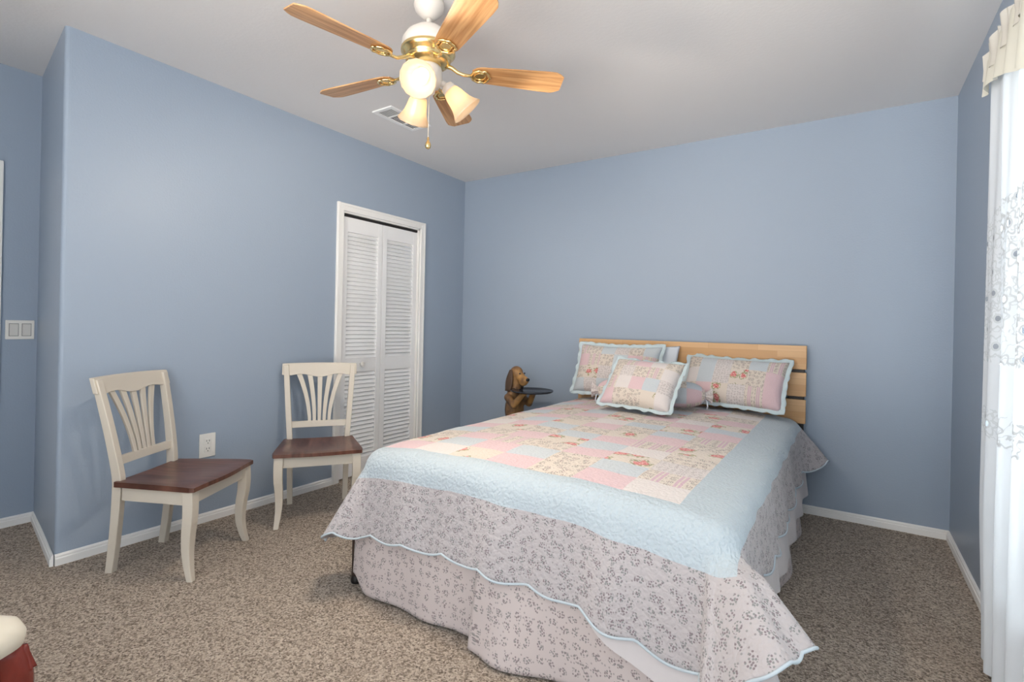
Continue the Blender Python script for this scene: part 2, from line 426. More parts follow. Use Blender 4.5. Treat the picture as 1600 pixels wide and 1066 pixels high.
# window
win = struct(empty('window_1', (W+.07, (WY0+WY1)/2, WZ0)), 'bright window behind the white sheer curtain', 'window')
ww, wh = WY1-WY0, WZ1-WZ0
mb = MB()
for sy in (-1, 1): mb.box((0, sy*(ww/2-.03), wh/2), (.07, .06, wh))
for z in (.03, wh/2, wh-.03): mb.box((0, 0, z), (.07, ww-.1, .05))
mb.box((0, 0, wh/2), (.05, .04, wh-.1))
mb.build('window_frame', M_white, win)
MB().box((.0, 0, wh/2), (.006, ww-.1, wh-.1)).build('pane', M_glass, win)
MB().box((-.075, 0, -.012), (.12, ww+.08, .024), bev=.006).build('window_sill', M_trim, win)
# baseboards
BH = .052
def base(name, p, q, label):
    p = Vector((*p, 0)); q = Vector((*q, 0)); d = (q-p); n = Vector((-d.y, d.x, 0)).normalized(); d_ = d.normalized()
    Mx = Matrix((d_, n, Vector((0, 0, 1)))).transposed().to_4x4(); Mx.translation = p
    pr = [(0, 0), (.014, 0), (.014, BH*.62), (.010, BH*.70), (.010, BH*.86), (.004, BH), (0, BH)]
    struct(MB().prism(pr, 0, d.length, Mx).build(name, M_trim), label, 'baseboard')
cw = .055
base('baseboard_back', (W, 0), (0, 0), 'white baseboard along the wall behind the bed')
base('baseboard_right', (W, YE), (W, 0), 'white baseboard under the curtained window')
base('baseboard_left', (0, DY0-cw), (0, -L), 'white baseboard behind the two chairs')
base('baseboard_left.001', (0, 0), (0, DY1+cw), 'white baseboard right of the closet')
base('baseboard_corner', (0.004, -L-.004), (-J, YJ), 'white baseboard on the narrow return wall')
base('baseboard_entry', (-J, YJ), (-J, -2.985), 'white baseboard under the light switch')
# door casing at the far left edge
d2 = struct(empty('door_2', (-J, -3.4, 0)), 'white door casing at the left edge of the photo', 'door')
mb = MB()
mb.box((.009, .385, .99), (.018, .06, 1.98), bev=.004).box((.009, -.385, .99), (.018, .06, 1.98), bev=.004).box((.009, 0, 1.95), (.018, .71, .06), bev=.004)
mb.build('door_casing', M_trim, d2)
MB().box((.004, 0, .955), (.008, .71, 1.91)).build('door_leaf', M_white, d2)

# closet bifold door
dr = struct(empty('door_1', (0, (DY0+DY1)/2, 0)), 'white louvered bifold closet door', 'door')
ow = DY1-DY0
mb = MB()
for sy in (-1, 1):
    mb.prism([(0, 0), (0, cw)] and [(-.002, 0), (.014, 0), (.019, DZ), (-.002, DZ)], 0, 0) if False else None
    mb.box((.008, sy*(ow/2+cw/2), (DZ+cw)/2), (.016, cw, DZ+cw), bev=.004)
    mb.box((.014, sy*(ow/2+cw*.78), (DZ+cw)/2), (.012, cw*.3, DZ+cw), bev=.003)
    mb.box((-.045, sy*(ow/2-.006), DZ/2), (.09, .012, DZ))
mb.box((.008, 0, DZ+cw/2), (.016, ow, cw), bev=.004).box((.014, 0, DZ+cw*.78), (.012, ow+cw, cw*.3), bev=.003)
mb.box((-.045, 0, DZ-.006), (.09, ow, .012))
mb.build('door_casing', M_trim, dr)
MB().box((-.03, 0, DZ-.022), (.028, ow-.03, .018)).build('gap_shade_strip', M_closet_shade, dr)  # dark strip painted in for the shaded gap above the doors
PW = (ow-.034)/2
def bifold(sy):
    y = sy*(PW/2+.002); x = -.03; t_ = .028; z0, z1 = .012, DZ-.034; st = .045
    f = MB()
    for s2 in (-1, 1): f.box((x, y+s2*(PW/2-st/2), (z0+z1)/2), (t_, st, z1-z0), bev=.003)
    rails = [(z0, z0+.12), (.785, .885), (z1-.105, z1)]
    for a, b in rails: f.box((x, y, (a+b)/2), (t_*.92, PW-st*1.9, b-a))
    pn = f.build('door_panel', M_white, dr)
    lv = MB(); rot = Matrix.Rotation(R(-38), 4, 'Y')
    for a, b in ((rails[0][1], rails[1][0]), (rails[1][1], rails[2][0])):
        k = round((b-a)/.0305); stp = (b-a)/k
        for i in range(k):
            lv.box((x, y, a+stp*(i+.5)), (.036, PW-st*2+.004, .0065), rot=Matrix.Rotation(R(52), 4, 'Y'))
    lv.build('louvers', M_white, pn)
    if sy < 0:
        Mx = Matrix.Translation((x+t_/2, y-.005, .842)) @ Matrix.Rotation(R(90), 4, 'Y')
        MB().lathe([(.009, -.002), (.009, .012), (.018, .018), (.021, .027), (.016, .034), (.004, .037)], 20, Mx).build('knob', M_plate, pn)
bifold(-1); bifold(1)

# light switch and outlet
sw = empty('light_switch', (-J, -2.9055, 1.074)); tag(sw, 'white double rocker light switch beside the door casing', 'light switch')
MB().box((.004, 0, 0), (.008, .118, .105), bev=.003).build('wall_plate', M_plate, sw)
for sy in (-1, 1): MB().box((.0075, sy*.026, 0), (.003, .040, .070)).build('rocker_gap_shade', M_rocker_shade, sw)  # grey slabs paint the shaded gap around each rocker
for sy in (-1, 1): MB().box((.010, sy*.026, 0), (.008, .034, .064), bev=.002, rot=Matrix.Rotation(R(4), 4, 'Y')).build('rocker', M_rocker, sw)
ot = empty('power_outlet', (0, -2.28, .436)); tag(ot, 'white double power outlet on blue wall between the chairs', 'power outlet')
MB().box((.003, 0, 0), (.006, .088, .134), bev=.0025).build('wall_plate', M_plate, ot)
for sz in (-1, 1):
    mb = MB().box((.0065, 0, sz*.022), (.006, .036, .034), bev=.0028)
    rc_ = mb.build('socket', M_plate, ot)
    s_ = MB()
    for sy in (-1, 1): s_.box((.0096, sy*.007, sz*.022+.004), (.001, .003, .010))
    s_.box((.0096, 0, sz*.022-.009), (.001, .005, .005)); s_.build('socket_slots', M_slot, rc_)

# ceiling vent
ve = empty('ceiling_vent', (.572, -1.375, H)); tag(ve, 'white ceiling air vent behind the fan', 'vent')
mb = MB()
for sx in (-1, 1): mb.box((sx*.074, 0, -.005), (.025, .36, .010), bev=.003)
for sy in (-1, 1): mb.box((0, sy*.168, -.005), (.135, .025, .010), bev=.003)
for y in (-.065, .065): mb.box((0, y, -.006), (.14, .010, .008))
mb.build('frame', M_white, ve)
MB().box((0, 0, -.0015), (.135, .33, .003)).build('duct_shade', plain('vent_shadow', S(150, 150, 150), .8), ve)  # grey plate stands in for the shade between the louvers
mb = MB()
for k in range(7): mb.box((-.054+.018*k, .06, -.006), (.016, .20, .0015), rot=Matrix.Rotation(R(35), 4, 'Y'))
for k in range(9): mb.box((0, -.150+.011*k, -.006), (.13, .009, .0015), rot=Matrix.Rotation(R(35), 4, 'X'))
mb.build('louvers', M_white, ve)

# ------------------------------------------------------------------ ceiling fan
FX, FY = 1.55, -2.18
fan = empty('ceiling_fan', (FX, FY, 0)); tag(fan, 'ceiling fan with five oak blades, brass fittings and three lit lamps', 'ceiling fan')
MB().lathe([(.062, 2.5), (.064, 2.485), (.058, 2.465), (.036, 2.44), (.024, 2.432), (.018, 2.43)], 32).build('canopy', M_fanwhite, fan)
MB().lathe([(.012, 2.436), (.012, 2.375)], 16).build('downrod', M_fanwhite, fan)
MB().lathe([(.016, 2.40), (.03, 2.395), (.06, 2.385), (.09, 2.362), (.107, 2.335), (.111, 2.312), (.109, 2.30)], 40).build('motor_housing', M_fanwhite, fan)
MB().lathe([(.109, 2.302), (.113, 2.296), (.113, 2.286), (.106, 2.278), (.098, 2.268), (.092, 2.262), (.094, 2.255), (.086, 2.245), (.076, 2.238), (.06, 2.233), (.04, 2.23)], 40).build('brass_band', M_brass, fan)
MB().lathe([(.045, 2.236), (.056, 2.226), (.060, 2.215), (.060, 2.185), (.058, 2.165), (.05, 2.150), (.034, 2.142), (.03, 2.122), (.018, 2.112), (.006, 2.108)], 32).build('switch_housing', M_fanwhite, fan)
BZ = 2.218
def blade_mesh():
    mb = MB(); r0b, r1b = .185, .578; st = []
    N_ = 22
    outl = []
    for i in range(N_+1):
        t_ = i/N_; x = r0b+(r1b-r0b)*t_
        hw = .046+.019*min(1, t_*1.25)
        if t_ < .12: hw *= math.sqrt(max(.02, 1-((.12-t_)/.12)**2))*.55+.45
        if t_ > .9: hw *= 1-.36*((t_-.9)/.1)**1.6
        outl.append((x, hw))
    pol = [(x, h) for x, h in outl]+[(x, -h) for x, h in reversed(outl)]
    n_ = len(pol); th = .005
    top = [(x, y, th/2) for x, y in pol]; bot = [(x, y, -th/2) for x, y in pol]
    fs = [(k, (k+1) % n_, n_+(k+1) % n_, n_+k) for k in range(n_)]
    for i in range(N_):
        a, b = i, i+1; c, d = n_-2-i, n_-1-i
        fs.append((a, d, c, b)); fs.append((n_+a, n_+b, n_+c, n_+d))
    mb.add(top+bot, fs)
    return mb
def bracket_mesh():
    mb = MB()
    # arm from the hub, then an open shield-shaped loop under the blade root
    mb.tube([(.070, 0, .028), (.10, 0, .020), (.125, .004, .004), (.15, 0, -.007), (.185, 0, -.009)], [.010, .009, .008, .007, .006], 8)
    lp = []
    pts = [(.180, 0), (.190, .022), (.212, .036), (.226, .031), (.238, .036), (.252, .022), (.256, .008), (.262, 0)]
    pts = pts+[(x, -y) for x, y in reversed(pts[1:-1])]+[pts[0]]
    # smooth loop
    dense = []
    for i in range(len(pts)-1):
        for k in range(4):
            q = k/4; dense.append((pts[i][0]*(1-q)+pts[i+1][0]*q, pts[i][1]*(1-q)+pts[i+1][1]*q))
    dense.append(dense[0])
    mb.tube([(x, y, -.008) for x, y in dense], .0055, 8, cap=False)
    inner = [(.218+(x-.218)*.6, y*.6) for x, y in dense]
    mb.tube([(x, y, -.007) for x, y in inner], .003, 6, cap=False)
    mb.box((.218, 0, -.0045), (.055, .045, .004))
    return mb
b0 = blade_mesh(); br0 = bracket_mesh()
blade = b0.build('blade', M_oak, fan); brk = br0.build('bracket', M_brass, blade)
ANG = [-29+72*k for k in range(5)]
for k, a in enumerate(ANG):
    if k == 0: o = blade
    else:
        o = blade.copy(); C.objects.link(o); o.parent = fan
        c = brk.copy(); C.objects.link(c); c.parent = o
    o.location = (0, 0, BZ); o.rotation_euler = (R(-11), 0, R(a))
def lamp(az, tilt, lit=True):
    az = R(az); d = Vector((math.cos(az), math.sin(az), 0)); dn = Vector((0, 0, -1))
    ax = (d*math.sin(R(tilt))+dn*math.cos(R(tilt))).normalized()      # shade axis, from neck to mouth
    root = Vector((0, 0, 2.165))+d*.045
    neck = root+d*.03+ax*.012
    Mx = ax.to_track_quat('Z', 'Y').to_matrix().to_4x4(); Mx.translation = neck
    arm = MB().tube([root-d*.01, root+d*.018+Vector((0, 0, .004)), neck], .013, 12)
    arm.lathe([(.014, -.012), (.027, -.006), (.030, .006), (.030, .020), (.026, .022)], 24, Mx)
    ao = arm.build('lamp_arm', M_fanwhite, fan)
    rib = lambda q, z: .018*math.cos(q*16)*max(0, (z-.07)/.06)
    pr = [(.027, .012), (.034, .022), (.040, .042), (.044, .065), (.049, .085), (.056, .102), (.066, .118), (.071, .126)]
    th = [(r-.003, z) for r, z in reversed(pr)]
    sh = MB().lathe(pr+th, 48, Mx, scal=rib, capends=False).build('lamp_shade', M_shade, ao)
    bm_ = MB().lathe([(.012, .018), (.014, .035), (.024, .058), (.030, .076), (.029, .090), (.020, .104), (.006, .110)], 24, Mx)
    bm_.build('bulb', M_bulb, ao)
    sd_ = bpy.data.lights.new('lamp_light', 'SPOT'); sd_.energy = LAMP_POWER; sd_.color = (1, .86, .70)
    sd_.spot_size = R(168); sd_.spot_blend = .5; sd_.shadow_soft_size = .045
    so_ = bpy.data.objects.new('lamp_light', sd_); C.objects.link(so_); so_.parent = fan
    so_.location = neck+ax*.132; so_.rotation_euler = (-ax).to_track_quat('Z', 'Y').to_euler()
for az, tl in ((-58, 56), (48, 44), (155, 38)): lamp(az, tl)
pc = MB()
px_, py_ = .028, -.02
pc.tube([(px_, py_, 2.13), (px_, py_, 1.92)], .0016, 6)
for k in range(52): pc.lathe([(.0005, 0), (.0022, .002), (.0005, .004)], 6, Matrix.Translation((px_, py_, 1.92+.004*k)), capends=False)
pco = pc.build('pull_chain', M_chain, fan)
MB().lathe([(.003, 1.924), (.005, 1.918), (.005, 1.908), (.010, 1.900), (.0125, 1.890), (.011, 1.880), (.004, 1.875)], 20, Matrix.Translation((px_, py_, 0))).build('pull_knob', M_brass, pco)

# ------------------------------------------------------------------ dining chairs
def make_chair():
    root = empty('dining_chair')
    d, wf, wr, zs = .375, .466, .384, .42
    xf, xr = d/2, -d/2
    leg = .042
    # seat: trapezoid, rounded plan, scooped
    mb = MB(); n_ = 20; P = []; Pb = []
    for i in range(n_+1):
        v = i/n_; x = xr-.004+(d+.022)*v
        hw = (wr/2+(wf-wr)/2*v)+.010
        if v > .93: hw -= .008*((v-.93)/.07)**2
        row = []; rb = []
        for j in range(n_+1):
            u = -1+2*j/n_
            sc = -.011*max(0, 1-(u*1.12)**2)*max(0, 1-((v-.42)/.5)**2)
            fr = .012*math.cos(u*PI)*(v**6)       # front edge has a gentle wave
            row.append((x+fr*.6, hw*u, zs+sc-.005*(v**8))); rb.append((x+fr*.6, hw*u, zs-.024))
        P.append(row); Pb.append(rb)
    mb.grid(P); mb.grid(Pb)
    ring = lambda Q: Q[0]+[r[-1] for r in Q[1:]]+list(reversed(Q[-1][:-1]))+[r[0] for r in reversed(Q[1:-1])]
    a, b = ring(P), ring(Pb); k = len(a)
    mb.add(a+b, [(i, (i+1) % k, k+(i+1) % k, k+i) for i in range(k)])
    mb.build('seat', M_seat, root)
    # aprons
    az = zs-.024-.032
    ap = MB().box((xf-.024, 0, az), (.02, wf-.08, .064))
    ap.build('apron', M_cream, root, bevel=.002)
    for s in (-1, 1):
        p0 = Vector((xr+.02, s*(wr/2-.018), az)); p1 = Vector((xf-.02, s*(wf/2-.02), az)); dd = p1-p0
        MB().box((p0+p1)/2, (dd.length, .02, .064), rot=Matrix.Rotation(math.atan2(dd.y, dd.x), 4, 'Z')).build('apron', M_cream, root, bevel=.002)
    MB().box((xr+.016, 0, az), (.02, wr-.06, .064)).build('apron', M_cream, root, bevel=.002)
    # front legs, slightly cabriole
    for s in (-1, 1):
        secs = []
        for i in range(15):
            t_ = i/14; z = (zs-.024)*(1-t_)
            hw = (.024-.011*t_**.9)+.003*math.sin(t_*PI)
            off = .004*math.sin(min(1, t_/.4)*PI)*(1 if t_ < .4 else 0)-.010*math.sin(max(0, t_-.35)/.65*PI)+.016*(max(0, t_-.6)/.4)**2
            cx = xf-.024+off; cy = s*(wf/2-.026+off*.5)
            secs.append([(cx-hw, cy-hw, z), (cx+hw, cy-hw, z), (cx+hw, cy+hw, z), (cx-hw, cy+hw, z)])
        MB().loft(secs).build('leg', M_cream, root, bevel=.003)
    # rear posts run from floor to crest
    zc = .886
    def post(z):
        """back line x at height z"""
        if z < zs: return xr-.006-.035*(1-z/zs)**1.6
        q = (z-zs)/(zc-zs); return xr-.006-.088*q**1.25
    def half(z): return (wr/2-.022)+(.022+.012)*max(0, (z-zs)/(zc-zs)) if z > zs else (wr/2-.022)-.006*(1-z/zs)
    for s in (-1, 1):
        secs = []
        for i in range(25):
            z = (zc-.012)*i/24
            hx = .021-.006*max(0, (z-zs)/(zc-zs))-.004*max(0, 1-z/zs) ; hy = .016
            cx, cy = post(z), s*half(z)
            secs.append([(cx-hx, cy-hy, z), (cx+hx, cy-hy, z), (cx+hx, cy+hy, z), (cx-hx, cy+hy, z)])
        MB().loft(secs).build('rear_post', M_cream, root, bevel=.003)
    # crest rail, wavy lower edge, bowed backwards
    secs = []
    for i in range(33):
        u = -1+2*i/32; y = u*(half(zc)+.022)
        low = zc-.080-.010*math.cos(u*PI*1.9)*(1-abs(u)**3)+.006*(abs(u)**6)
        top = zc-.004*u*u
        bow = -.014*(1-u*u)
        a, b = post(low)+bow, post(top)+bow-.004
        secs.append([(a-.011, y, low), (a+.011, y, low), (b+.011, y, top), (b-.011, y, top)])
    MB().loft(secs).build('crest_rail', M_cream, root, bevel=.003)
    # lower rail
    secs = []
    for i in range(13):
        u = -1+2*i/12; y = u*(half(.5)-.01); z0_, z1_ = zs+.065, zs+.103; bow = -.006*(1-u*u)
        secs.append([(post(z0_)-.009+bow, y, z0_), (post(z0_)+.009+bow, y, z0_), (post(z1_)+.009+bow, y, z1_), (post(z1_)-.009+bow, y, z1_)])
    MB().loft(secs).build('back_rail', M_cream, root, bevel=.002)
    # five fanned slats
    for k in range(-2, 3):
        secs = []
        for i in range(15):
            t_ = i/14; z = zs+.095+(zc-.07-zs-.095)*t_
            y = k*(.029+.034*t_**1.8); hw = .0095+.006*t_; bow = -.006-.008*t_
            cx = post(z)+bow
            secs.append([(cx-.006, y-hw, z), (cx+.006, y-hw, z), (cx+.006, y+hw, z), (cx-.006, y+hw, z)])
        MB().loft(secs).build('back_slat', M_cream, root, bevel=.002)
    return root
ch1 = make_chair()
ch2 = copy_tree(ch1)
for c, x, y, a, lb in ((ch1, .384, -2.560, 31.0, 'cream dining chair with brown seat left of the power outlet'), (ch2, .398, -1.832, -36, 'cream dining chair with brown seat standing before the closet door')):
    c.location = (x, y, 0); c.rotation_euler = (0, 0, R(a)); tag(c, lb, 'chair', 'cream dining chairs')

# ------------------------------------------------------------------ bed
bed = empty('bed', (2.04, -1.15, 0)); tag(bed, 'double bed with slatted pine headboard and dark metal legs', 'bed')
def bb(name, lo_, hi_, mat, bev=.003):
    c = [(a+b)/2 for a, b in zip(lo_, hi_)]; s_ = [b-a for a, b in zip(lo_, hi_)]
    return MB().box((0, 0, 0), s_, bev=bev).build(name, mat, bed, loc=(c[0]-2.04, c[1]+1.15, c[2]))
for z0_, z1_ in ((.915, 1.065), (.745, .895), (.575, .725)): bb('headboard_slat', (1.255, -.075, z0_), (2.826, -.05, z1_), M_pine)
for x in (1.30, 2.04, 2.77): bb('headboard_post', (x-.045, -.05, 0), (x+.045, -.025, 1.04), M_black)
for x0_, x1_ in ((1.235, 1.27), (2.79, 2.82)): bb('side_rail', (x0_, -2.20, .20), (x1_, -.05, .28), M_bronze)
bb('foot_rail', (1.235, -2.235, .20), (2.82, -2.20, .28), M_bronze)
for x in (1.220, 2.795):
    bb('leg', (x, -2.25, .015), (x+.028, -2.215, .33), M_bronze)
    MB().lathe([(.024, 0), (.026, .008), (.022, .03), (.016, .034)], 16, Matrix.Translation((x+.014-2.04, -2.232+1.15, 0))).build('foot_cap', M_black, bed)
mt = MB().box((2.035, -1.155, .415), (1.50, 2.05, .25), bev=.05).build('mattress', M_sheet)
tag(mt, 'white mattress under the patchwork quilt', 'mattress')

X0, X1, YF, YH = 1.345, 2.72, -2.175, -.13
RR = .09
def ztop(x, y):
    u = (x-2.05)/.72; v = (y+1.1)/1.1
    z = .608+.032*(1-min(1, abs(u))**3)
    if abs(v) > .75: z -= .010*((abs(v)-.75)/.25)**2
    z += .005*noise.noise(Vector((x*5, y*5, 0)))+.0025*noise.noise(Vector((x*14, y*14, 3)))
    return z
def profile(r, tilt):
    """out and down after arc length r past the edge"""
    arc = RR*(PI/2-tilt)
    if r < arc:
        q = r/RR; return RR*math.sin(q), RR*(1-math.cos(q))
    q = arc/RR; o_, d_ = RR*math.sin(q), RR*(1-math.cos(q)); e = r-arc
    return o_+e*math.sin(tilt), d_+e*math.cos(tilt)
def sst(a, b, x):
    t_ = max(0, min(1, (x-a)/(b-a))); return t_*t_*(3-2*t_)
def drape(s, t, inset=0.0, headflap=True, flare=1.0):
    ax = max(0, s-X1) if s > X1 else (max(0, X0-s)); right = s > X1
    b = max(0, YF-t)
    x, y = min(max(s, X0), X1), max(t, YF)
    z = ztop(x, y)
    if ax == 0 and b == 0: return Vector((x, y, z-inset))
    if b == 0:
        tl = R(7)
        if right and headflap: tl += R(32)*(1-sst(.02, .28, YH-t))
        wv = (.010*math.sin((t+.3)*17)+.006*math.sin(t*31+1))*sst(0, .3, ax)*sst(0, .3, t-YF)
        o_, d_ = profile(ax, tl)
        return Vector((x+(1 if right else -1)*(o_+wv-inset), y, z-d_-inset*.3))
    if ax == 0:
        tl = R(9)
        e = min(sst(0, .25, s-X0), sst(0, .25, X1-s))
        wv = (.014*math.sin(s*13+.6)+.007*math.sin(s*29))*sst(.05, .35, b)*e
        o_, d_ = profile(b, tl)
        return Vector((x, y-(o_+wv-inset), z-d_-inset*.3))
    r = math.hypot(ax, b); ph = math.atan2(b, ax); deg = math.degrees(ph)
    # flap between the two faces
    if right: tl = 7+57*sst(6, 40, deg)*(1-sst(50, 78, deg))+21*sst(48, 74, deg)*(1-sst(83, 90, deg))+2*sst(83, 90, deg)
    else: tl = 7+24*sst(0, 40, deg)*(1-sst(60, 90, deg))+2*sst(60, 90, deg)
    tl += 5*math.sin(deg*PI/30)*(1-sst(80, 90, deg))*sst(0, 10, deg)
    o_, d_ = profile(r, R(7)+R(tl-7)*sst(.02, .22, r)*flare)
    return Vector((x+(1 if right else -1)*(o_*math.cos(ph)-inset*math.cos(ph)), y-(o_-inset)*math.sin(ph), z-d_-inset*.3))
def lin(a, b, n_): return [a+(b-a)*i/n_ for i in range(n_+1)]
def quilt():
    hL, hR, hF = .48, .33, .395
    sb = [X0-hL, X0-.22] + [1.325+.185*k for k in range(8)] + [2.83, X1+hR]
    tb = [YF-hF, YF-.16] + [-2.17+.14*k for k in range(15)]
    tb = [v for v in tb if v < YH-.03]+[YH]
    ss, sc_, ts, tc = [], [], [], []
    for i in range(len(sb)-1):
        n_ = max(3, round((sb[i+1]-sb[i])/.0125))
        for k in range(n_): ss.append(sb[i]+(sb[i+1]-sb[i])*k/n_); sc_.append(i)
    ss.append(sb[-1])
    for i in range(len(tb)-1):
        n_ = max(3, round((tb[i+1]-tb[i])/.0125))
        for k in range(n_): ts.append(tb[i]+(tb[i+1]-tb[i])*k/n_); tc.append(i)
    ts.append(tb[-1])
    sN, tN = len(ss), len(ts)
    def hem(s, t):
        """scallop and rounded corners: shrink the overhang"""
        ax = s-X1 if s > X1 else s-X0 if s < X0 else 0; b = YF-t if t < YF else 0
        a_ = abs(ax)/(hR if ax > 0 else hL); b_ = b/hF
        if a_ > 0 and b_ > 0:
            k = max(a_, b_)/((a_**2.8+b_**2.8)**(1/2.8)); k = 1-(1-k)*min(1, max(a_, b_)*1.0)
        else: k = 1
        if b_ > 0: sc1 = .020*(abs(math.sin((s-1.02)*PI/.19))-.5)*b_**2
        else: sc1 = 0
        if a_ > 0: sc2 = .022*(abs(math.sin((t)*PI/.19))-.5)*a_**2
        else: sc2 = 0
        s2 = s if ax == 0 else (X1 if ax > 0 else X0)+ax*k+(1 if ax > 0 else -1)*sc2*(1-b_**4)
        t2 = t if b == 0 else YF-b*k*(1+.02+.12*sst(2.1, 2.72, s)*(1-min(1, a_)*.8))-sc1*(1-a_**4)
        return s2, t2
    P, UV = [], []
    for t in ts:
        row, ur = [], []
        for s in ss:
            s2, t2 = hem(s, t); row.append(drape(s2, t2)); ur.append((s2, t2))
        P.append(row); UV.append(ur)
    rows = ["PWRPCPW", "RBPBCBS", "CPSCPRD", "BCPRBWC", "PRCBPSR", "WPBCRPC", "CBRPCBS", "RPCWBRP", "BCPRCPB", "PRBCPWR", "CPWBRCP", "BSCPBRC", "PCRBCPW", "RBPCWBC", "CPBRPCB"]
    idx = 'PBWCRSD'
    def mi(i, j):
        a, b = sc_[j], tc[i]
        if a == 0 or a == len(sb)-2 or b == 0: return 8
        if a == 1 or a == len(sb)-3 or b == 1: return 7
        return idx.index(rows[(b-2) % len(rows)][(a-2) % 7])
    q = MB().grid(P, UV, mi).build('quilt', Q_mats+[M_lblue, M_lfloral], fix=False)
    sd = q.modifiers.new('thickness', 'SOLIDIFY'); sd.thickness = .006; sd.offset = -1
    tag(q, 'patchwork quilt with scalloped hem and light blue border covering the bed', 'quilt')
    loop = [P[i][0] for i in range(tN-1, -1, -1)]+P[0][1:-1]+[P[i][-1] for i in range(tN)]
    MB().tube(loop[::1], .0042, 8).build('binding', M_binding, q)
quilt()
def sheet():
    ss = lin(X0-.10, X1, 60)+[X1+.45*k/24 for k in range(1, 25)]
    ts = [YF-.42+.42*k/24 for k in range(24)]+lin(YF, YH-.02, 60)
    P, UV = [], []
    for t in ts:
        row, ur = [], []
        for s in ss:
            b = max(0, YF-t)/.42
            hb = .20+.345*sst(1.75, 2.75, s)
            t2 = YF-b*hb if t < YF else t
            a_ = max(0, s-X1); s2 = X1+a_*(1+.10*sst(0, .3, t-YF-.4)) if a_ else s
            row.append(drape(s2, t2, .020 if (a_ == 0 and b == 0) else .013, False, .45)); ur.append((s2, t2))
        P.append(row); UV.append(ur)
    o = MB().grid(P, UV).build('bed_sheet', M_sheet, fix=False)
    tag(o, 'plain white sheet hanging below the quilt on the bed', 'sheet')
sheet()
# bed skirt
sk = empty('bed_skirt', (2.04, -2.24, 0)); tag(sk, 'white floral bed skirt hanging to the carpet at the bed foot', 'bed skirt')
def panel(x0_, x1_, fn, zt, zb, name='skirt_panel', nn=70):
    P, UV = [], []
    for i in range(25):
        v = i/24; row, ur = [], []
        for j in range(nn+1):
            u = j/nn; x = x0_+(x1_-x0_)*u
            z = zt+(zb(u)-zt)*v; p = fn(u, v, x, z); row.append(p); ur.append((x+p[1]*.3, z))
        P.append(row); UV.append(ur)
    o = MB().grid(P, UV).build(name, M_skirt, sk, fix=False); o.location = (-2.04, 2.24, 0)
    o.modifiers.new('thickness', 'SOLIDIFY').thickness = .002
    return o
panel(1.264, 1.955, lambda u, v, x, z: (x+.012*v*(u-.2), -2.262-.055*v*math.sin(min(1, u*1.25)*PI)**1.2*(.6+.4*math.sin(u*9+1))-.012*v, z), .34, lambda u: .012+.055*(1-sst(0, .16, u)))
panel(1.935, 2.83, lambda u, v, x, z: (x+.03*v*(u > .02)*(1-u), -2.268-.016*v-.07*v*(math.exp(-((u-.12)/.16)**2)+.45*math.sin(u*8)**2*u), z), .34, lambda u: .008)
def side(x, s):
    P, UV = [], []
    for i in range(15):
        v = i/14; row, ur = [], []
        for j in range(60):
            y = -2.245+2.1*j/59; z = .34-.33*v
            row.append((x+s*(.02*v*(1+math.sin(y*11))+.01*v), y, z)); ur.append((y, z))
        P.append(row); UV.append(ur)
    o = MB().grid(P, UV).build('skirt_panel', M_skirt, sk, fix=False); o.location = (-2.04, 2.24, 0)
side(2.79, 1); side(1.295, -1)

